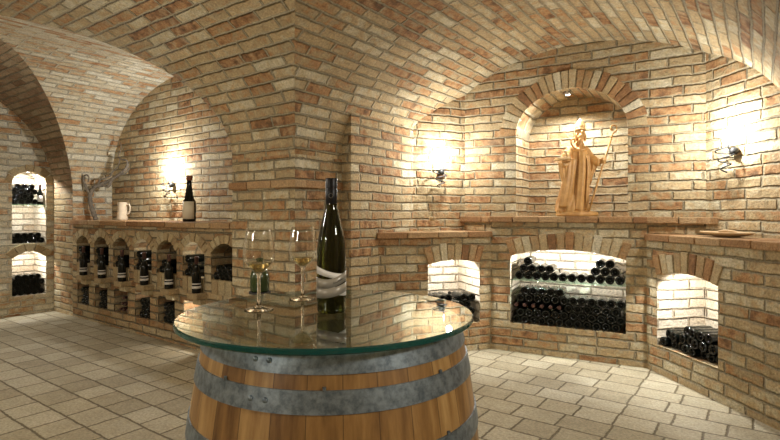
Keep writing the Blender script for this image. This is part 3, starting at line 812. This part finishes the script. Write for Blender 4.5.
# ------------------------------------------------------------------ statue
def statue():
    base = Wn(1.012, 1.2205, .10)
    root = empty('bishop_statue', base, 0)
    tag(root, 'carved wooden bishop statue with mitre, open book and crosier in the niche', 'statue')
    parts = MB()
    k = .0088
    # robe: stacked rings, x offset, half width x, half width y; folds as angular ripples
    rings = [(.030, -.034, .128, .098, .16), (.05, -.036, .134, .102, .20), (.09, -.034, .128, .098, .24), (.14, -.028, .118, .090, .25), (.20, -.018, .108, .084, .25),
             (.28, -.006, .100, .078, .24), (.36, .002, .098, .075, .22), (.44, .010, .096, .075, .18), (.50, .013, .096, .074, .12),
             (.55, .016, .092, .070, .08), (.59, .020, .078, .060, .05), (.62, .024, .052, .048, .02), (.655, .028, .034, .034, 0)]
    seg = 72; rows = []
    for i, (z, cx, rx, ry, am) in enumerate(rings):
        row = []
        for q in range(seg):
            an = 2*PI*q/seg
            rip = 1+am*(.55*math.sin(an*9+z*5)+.45*math.sin(an*14-z*9+1.2))
            row.append(Vector((cx+rx*math.cos(an)*rip, ry*math.sin(an)*rip, z)))
        rows.append(row)
    parts.grid(rows, closed=True); parts.f.append(tuple(range(seg))[::-1]); parts.uv.append(None); parts.mi.append(0)
    # cap top
    i0 = (len(rings)-1)*seg; parts.f.append(tuple(i0+q for q in range(seg))); parts.uv.append(None); parts.mi.append(0)
    # neck, head, nose, beard, ears
    def ell(c, r, M=None):
        prof = [(math.sin(PI*j/10), -math.cos(PI*j/10)) for j in range(11)]
        prof[0] = (.02, -1); prof[-1] = (.02, 1)
        S = Matrix.Diagonal((r[0], r[1], r[2])); MM = (M @ S) if M else S
        parts.lathe(prof, 20, c=c, M=MM)
    HX, HZ = .016, .030
    def hell(c, r_): ell((c[0]+HX, c[1], c[2]+HZ), r_)
    hell((.014, -.005, .645), (.030, .030, .045))
    hell((.018, -.018, .705), (.038, .044, .052))          # head
    hell((.014, -.066, .702), (.008, .014, .016))          # nose
    hell((.016, -.052, .717), (.025, .012, .006))          # brow
    for sx in (-1, 1):
        hell((.018+sx*.038, -.01, .704), (.007, .012, .016))
        hell((.016+sx*.016, -.054, .708), (.006, .006, .004))
    hell((.006, -.058, .660), (.026, .020, .035)); hell((.0, -.068, .622), (.020, .018, .040)); hell((-.004, -.074, .585), (.012, .012, .03))   # beard
    hell((.018, .012, .700), (.044, .038, .050))           # hair
    hell((-.024, -.030, .665), (.012, .016, .035)); hell((.056, -.022, .665), (.012, .016, .038))
    # hair curl at the left of the beard
    parts.tube(path([(-.035, -.055, .60), (-.062, -.06, .63), (-.060, -.06, .67), (-.035, -.06, .675), (-.030, -.06, .652), (-.042, -.06, .645)]), .0085, 8)
    # arms with wide sleeves
    parts.tube(path([(-.05, 0, .585), (-.105, -.03, .51), (-.135, -.085, .465), (-.130, -.125, .464)]), [.040]*6+[.038]*6+[.034]*6+[.024], 14)
    parts.tube(path([(.080, 0, .585), (.120, -.02, .52), (.155, -.06, .475), (.180, -.085, .470)]), [.038]*6+[.037]*6+[.034]*6+[.024], 14)
    # hanging sleeve cloths and cloak
    def drape(pts, w, th, folds=3, dirv=(1, 0, 0)):
        q = path(pts, 6); rows = []
        for j, p_ in enumerate(q):
            ww = w[0]+(w[1]-w[0])*j/(len(q)-1); row = []
            S_ = 22
            for e in range(S_):
                an = 2*PI*e/S_; row.append(p_+Vector((ww*math.cos(an)*(1+.1*math.sin(folds*an*2)), th*math.sin(an)*(1+.25*math.sin(folds*an*2+1)), 0)))
            rows.append(row)
        i1 = len(parts.v); parts.grid(rows, closed=True); n_ = len(rows)
        parts.f.append(tuple(i1+e for e in range(22))[::-1]); parts.uv.append(None); parts.mi.append(0)
        parts.f.append(tuple(i1+(n_-1)*22+e for e in range(22))); parts.uv.append(None); parts.mi.append(0)
    drape([(-.138, -.06, .47), (-.128, -.05, .38), (-.112, -.045, .30), (-.092, -.04, .22)], (.044, .014), .032)
    drape([(.145, -.04, .48), (.135, -.035, .42), (.115, -.03, .36), (.100, -.02, .27)], (.040, .016), .030)
    drape([(-.07, -.062, .50), (-.085, -.07, .35), (-.11, -.075, .20), (-.13, -.07, .085)], (.045, .05), .022)
    drape([(.028, -.075, .56), (.022, -.088, .40), (.008, -.092, .22), (-.004, -.094, .06)], (.030, .036), .016, 2)
    drape([(.075, -.05, .54), (.080, -.06, .40), (.072, -.06, .25), (.066, -.055, .06)], (.022, .024), .024)
    # cape collar
    parts.tube([(.018+.070*math.cos(a_), -.008+.062*math.sin(a_), .610-.03*abs(math.sin(a_))) for a_ in [2*PI*j/20 for j in range(21)]], .016, 8)
    # rounded plinth
    parts.lathe([(.165, 0), (.175, .012), (.170, .035), (.150, .045), (.10, .048)], 32, c=(.01, 0, 0), M=Matrix.Diagonal((1.06, .70, 1)))
    # palms
    ell((-.128, -.135, .470), (.020, .028, .012)); ell((.190, -.095, .474), (.016, .018, .018))
    body = parts.build('body', M_limewood, root, smooth=True)
    md = body.modifiers.new('remesh', 'REMESH'); md.mode = 'VOXEL'; md.voxel_size = .0042
    ms = body.modifiers.new('smooth', 'SMOOTH'); ms.factor = .5; ms.iterations = 1
    md.use_smooth_shade = True
    # fingers on the staff and under the book
    fg = MB()
    for j in range(4):
        z0 = .488-.010*j
        fg.tube(path([(.182, -.112, z0), (.196, -.126, z0), (.212, -.122, z0-.001), (.214, -.106, z0-.002)], 4), .0055-.0004*j, 8)
    fg.tube(path([(.184, -.090, .492), (.196, -.086, .502), (.210, -.092, .503)], 4), .006, 8)
    fg.build('hand', M_limewood, root, smooth=True); fg = MB()
    for j in range(4):
        x0 = -.152+.014*j
        fg.tube(path([(x0, -.13, .468), (x0-.002, -.155, .466), (x0, -.170, .474)], 4), .0055, 8)
    fg.tube(path([(-.108, -.14, .470), (-.098, -.152, .480), (-.10, -.160, .494)], 4), .006, 8)
    fg.build('hand', M_limewood, root, smooth=True)
    # mitre: two pointed shields
    mi_ = MB(); rows = []
    for z, wx, wy in ((.762, .042, .044), (.780, .046, .038), (.805, .044, .028), (.832, .030, .017), (.853, .012, .008), (.862, .003, .003)):
        rows.append([Vector((.034+wx*math.cos(a_), -.012+wy*math.sin(a_), z)) for a_ in [2*PI*j/24 for j in range(24)]])
    mi_.grid(rows, closed=True); mi_.f.append(tuple(5*24+j for j in range(24))); mi_.uv.append(None); mi_.mi.append(0)
    mi_.tube([(.034+.045*math.cos(a_), -.012+.045*math.sin(a_), .766) for a_ in [2*PI*j/24 for j in range(25)]], .006, 6)
    mi_.box((.034, -.042, .802), (.007, .010, .070)); mi_.box((.034, -.045, .795), (.045, .006, .007))
    mi_.build('mitre', M_mitre, root, smooth=False, bevel=.003)
    # crosier
    st = MB()
    foot = Vector((.068, -.122, .045)); top = Vector((.268, -.105, .685))
    st.tube([foot, foot.lerp(top, .33), foot.lerp(top, .66), top], .0085, 10)
    st.lathe([(.006, -.012), (.015, 0), (.006, .012)], 12, c=top)
    st.tube(path([top, top+Vector((.012, 0, .03)), top+Vector((.040, 0, .055)), top+Vector((.045, 0, .085)), top+Vector((.022, 0, .102)), top+Vector((-.004, 0, .090)), top+Vector((-.004, 0, .066)), top+Vector((.016, 0, .058))]), .0068, 8)
    st.build('crosier', M_limewood, root, smooth=True)
    # open book with three little apples on it
    bk = MB(); R_ = Matrix.Rotation(math.radians(-6), 3, 'Y')
    bk.box((-.168, -.150, .490), (.125, .085, .016), R_)
    bk.box((-.168, -.150, .501), (.115, .078, .006), R_)
    bk.build('book', M_mitre, root, bevel=.003)
    ap = MB()
    for x, y, z in ((-.160, -.155, .522), (-.128, -.150, .522), (-.144, -.150, .548)):
        ap.lathe([(.002, -.018), (.012, -.015), (.018, 0), (.014, .014), (.003, .016)], 14, c=(x, y, z))
    ap.build('apples', M_mitre, root, smooth=True)
    return root
st = statue()

# ------------------------------------------------------------------ platter and candle glass
p = BR0 + dr*.62 + Vector((-dr.y, dr.x))*.17
root = empty('platter', (p.x, p.y, 1.086), math.atan2(dr.y, dr.x)); tag(root, 'shallow oval wooden platter lying on the right-hand brick bench', 'platter')
m = MB(); m.lathe([(.05, 0), (.09, .002), (.16, .018), (.185, .030), (.18, .034), (.15, .024), (.08, .010), (.01, .008)], 40, M=Matrix.Diagonal((1.15, .62, 1)))
m.build('dish', M_platter, root, smooth=True)
m = MB(); m.tube(path([(.12, .0, .028), (.06, .02, .034), (0, .0, .040), (-.05, -.02, .032)]), [.006]*6+[.009]*6+[.010]*6+[.005], 8)
m.build('carved_leaf', M_platter, root, smooth=True)
p = BL0 + dl*.575 + Vector((-dl.y, dl.x))*.14
root = empty('candle_glass', (p.x, p.y, 1.086)); tag(root, 'small footed candle glass standing on the left bench below the wall lamp', 'candle holder')
m = MB(); m.lathe([(.038, 0), (.040, .006), (.022, .02), (.016, .05), (.020, .07), (.036, .085), (.041, .12), (.041, .185), (.038, .185), (.037, .12), (.03, .09), (.01, .082)], 24)
m.build('glass', M_bowl, root, smooth=True)
m = MB(); m.lathe([(.030, .090), (.033, .12), (.033, .13), (.004, .13)], 20); m.build('wax', M_platter, root, smooth=True)

# ------------------------------------------------------------------ barrel table
TX, TY, TZ = -.160, 1.326, .996; BX = -.140
bar = empty('barrel_table', (BX, TY, 0), .25); tag(bar, 'oak wine barrel with grey metal hoops carrying a round glass top', 'barrel')
BH = TZ-.014
def br_r(z):
    x = (z-BH/2)/(BH/2); return .374-.058*abs(x)**2.05
prof = [(br_r(BH*k/40), BH*k/40) for k in range(41)]
m = MB(); m.lathe(prof+[(br_r(BH)-.020, BH), (br_r(BH)-.022, BH-.045)], 120, caps=(True, False)); m.build('staves', M_oak, bar, smooth=True)
auto_smooth(bar.children[0], 40)
m = MB(); m.lathe([(br_r(BH)-.021, BH-.046), (.01, BH-.044)], 60, caps=(False, True))
# planks of the head run straight: planar UVs
hd = m.build('barrel_head', M_head, bar)
ul = hd.data.uv_layers[0]
for pgn in hd.data.polygons:
    for li, vi in zip(pgn.loop_indices, pgn.vertices):
        co_ = hd.data.vertices[vi].co; ul.data[li].uv = (co_.x/.7+.5, co_.y)
for z1_, hgt in ((BH-.002, .046), (BH-.077, .044), (BH-.203, .044)):
    for flip in (False, True):
        zt = z1_; zb = z1_-hgt
        if flip: zt, zb = BH-zb, BH-zt
        e = .0035
        m = MB(); m.lathe([(br_r(zb)-.001, zb), (br_r(zb)+e, zb), (br_r((zb+zt)/2)+e, (zb+zt)/2), (br_r(zt)+e, zt), (br_r(zt)-.001, zt)], 120, caps=(False, False))
        hp = m.build('hoop', M_zinc, bar, smooth=True); auto_smooth(hp, 40)
        for an in (4.05, 4.15) if not flip else (1.0,):
            m = MB(); r_ = br_r((zt+zb)/2)+e
            m.lathe([(.006, 0), (.005, .003), (.001, .0045)], 10, c=(r_*math.cos(an), r_*math.sin(an), (zt+zb)/2),
                    M=Vector((math.cos(an), math.sin(an), 0)).to_track_quat('Z', 'Y').to_matrix())
            m.build('rivet', M_zinc, hp, smooth=True)
        if not flip and zt < BH-.01:
            for an in (3.82, 4.5, 5.3):
                m = MB(); r_ = br_r(zt)+.002
                m.box((r_*math.cos(an), r_*math.sin(an), zt+.003), (.006, .006, .008))
                m.build('nail', M_zinc, hp)
tt = empty('glass_tabletop', (TX, TY, TZ-.0135)); tag(tt, 'round clear glass plate with green edge lying on the barrel', 'table top')
m = MB(); TR = .3715; th = .0132
m.lathe([(.002, 0), (TR-.003, 0), (TR, .003), (TR, th-.003), (TR-.003, th), (.002, th)], 160, caps=(True, True))
g = m.build('pane', [M_table, M_edge], tt, smooth=True)
for pgn in g.data.polygons:
    c_ = pgn.center
    if math.hypot(c_.x, c_.y) > TR-.0045: pgn.material_index = 1
auto_smooth(g, 25)

# wine glasses
def wine_glass(x, y, label, rz=0):
    root = empty('wine_glass', (x, y, TZ+.0004), rz); tag(root, label, 'wine glass')
    m = MB(); m.lathe([(.038, 0), (.0385, .0015), (.030, .0035), (.012, .007), (.0055, .012)], 48, caps=(True, True)); m.build('foot', M_glass, root, smooth=True)
    m = MB(); m.lathe([(.0055, .0121), (.0044, .03), (.0042, .082), (.0055, .090), (.0095, .0955)], 24, caps=(True, True)); m.build('stem', M_glass, root, smooth=True)
    m = MB(); m.lathe([(.001, .0955), (.012, .0975), (.026, .110), (.038, .127), (.0415, .136), (.0412, .150), (.038, .175), (.0345, .200), (.0325, .213),
                       (.0317, .213), (.0337, .200), (.0372, .175), (.0403, .150), (.0406, .136), (.0370, .1275), (.025, .1113), (.011, .0995), (.001, .0975)], 48, caps=(True, True)); m.build('bowl', M_bowl, root, smooth=True)
    m = MB(); m.lathe([(.001, .0979), (.0108, .0999), (.0247, .1117), (.0340, .1215), (.0345, .1219), (.001, .1219)], 48, caps=(True, True))
    w_ = m.build('wine', M_wine, root, smooth=True); auto_smooth(w_, 40)
wine_glass(-.345, 1.345, 'left wine glass with a little white wine, nearer the table edge')
wine_glass(-.258, 1.509, 'right wine glass with a little white wine, beside the tall bottle')

# table bottle
def table_bottle():
    B = empty('wine_bottle', (-.151, 1.318, TZ+.0004)); tag(B, 'tall slim green bottle with ribbon label standing on the glass table', 'bottle')
    R = .0372
    pr = [(.018, .004), (.034, 0), (.0365, .003), (R, .010), (R, .150), (.0365, .165), (.0345, .185), (.031, .205), (.0265, .225), (.0215, .245), (.0175, .262), (.0150, .278), (.0143, .300), (.0143, .325), (.0143, .338)]
    m = MB(); m.lathe(pr, 56); m.build('glass_body', M_darkclear, B, smooth=True)
    m = MB(); m.lathe([(.0146, .277), (.0152, .278), (.0152, .316), (.0146, .317), (.0146, .318), (.0153, .3185), (.0155, .341), (.0145, .343), (.002, .343)], 40, caps=(False, True))
    q = m.build('screw_cap', M_capsule, B, smooth=True); auto_smooth(q, 35)
    cen = math.atan2(-1.318, .151)
    def ribbon(za, zb, m_, rr, x0=-1.62, x1=1.62, name='label_ribbon'):
        mm = MB(); n = 40; rows = [[], []]
        for k in range(n+1):
            x = x0+(x1-x0)*k/n; s = (math.sin(x)+1)/2 if abs(x) < PI/2 else (0 if x < 0 else 1)
            an = cen+x
            lo_, hi_ = za(s), zb(s)
            for row, z_ in zip(rows, (lo_, hi_)): row.append(((R+rr)*math.cos(an), (R+rr)*math.sin(an), z_))
        mm.grid(rows); q = mm.build(name, m_, B, smooth=True); so = q.modifiers.new('thickness', 'SOLIDIFY'); so.thickness = .0004; return q
    ribbon(lambda s: .100-.020*s, lambda s: .119-.020*s-.004*math.sin(PI*s), M_white, .0005)
    ribbon(lambda s: .062+.020*s-.006*math.sin(PI*s), lambda s: .090+.017*s-.010*math.sin(PI*s), M_silver, .0012)
    ribbon(lambda s: .060-.018*s, lambda s: .074-.010*s, M_white, .0005)
    ribbon(lambda s: .038+.016*s-.004*math.sin(PI*s), lambda s: .066+.012*s-.006*math.sin(PI*s), M_silver, .0012)
    # writing along the upper silver ribbon: a short row of pen strokes
    mm = MB()
    for k in range(9):
        x = .15+k*.085; an = cen+x; s = (math.sin(x)+1)/2; z_ = .0735+.0175*s-.008*math.sin(PI*s)
        hgt = .006 if k in (0, 4, 6) else .0035
        mm.tube([((R+.0022)*math.cos(an+dx_), (R+.0022)*math.sin(an+dx_), z_+dz_) for dx_, dz_ in ((-.02, 0), (-.005, hgt), (.01, .0005), (.03, hgt*.6))], .0004, 5)
    mm.build('lettering', M_ink, B)
    # embossed crest on the cap sleeve
    mm = MB()
    an0 = cen-.1
    pts_ = [((.0158)*math.cos(an0+.35*math.cos(q)), .0158*math.sin(an0+.35*math.cos(q)), .298+.006*math.sin(q)) for q in [2*PI*j/16 for j in range(17)]]
    mm.tube(pts_, .0003, 5); mm.build('crest', M_silver, B)
table_bottle()

# squat green flask seen through the left glass, on a slim iron stand behind the barrel
sx, sy = -.548, 2.15
sd = empty('iron_stand', (sx, sy, 0)); tag(sd, 'slim iron stand behind the barrel under the squat green flask', 'stand')
m = MB(); m.lathe([(.075, 0), (.075, .008), (.012, .012)], 24); m.build('foot', M_iron, sd, smooth=True)
m = MB(); m.tube([(0, 0, .008), (0, 0, .915)], .010, 10); m.build('post', M_iron, sd, smooth=True)
m = MB(); m.lathe([(.045, .912), (.045, .920), (.002, .920)], 24); m.build('plate', M_iron, sd)
m = MB(); m.lathe([(.025, .004), (.036, 0), (.040, .006), (.040, .06), (.034, .085), (.018, .102), (.013, .108), (.013, .130), (.015, .132), (.015, .140), (.004, .142)], 28)
o = m.build('green_flask', M_green, smooth=True, loc=(sx, sy, .9205)); tag(o, 'squat dark green flask standing behind the left wine glass', 'bottle')
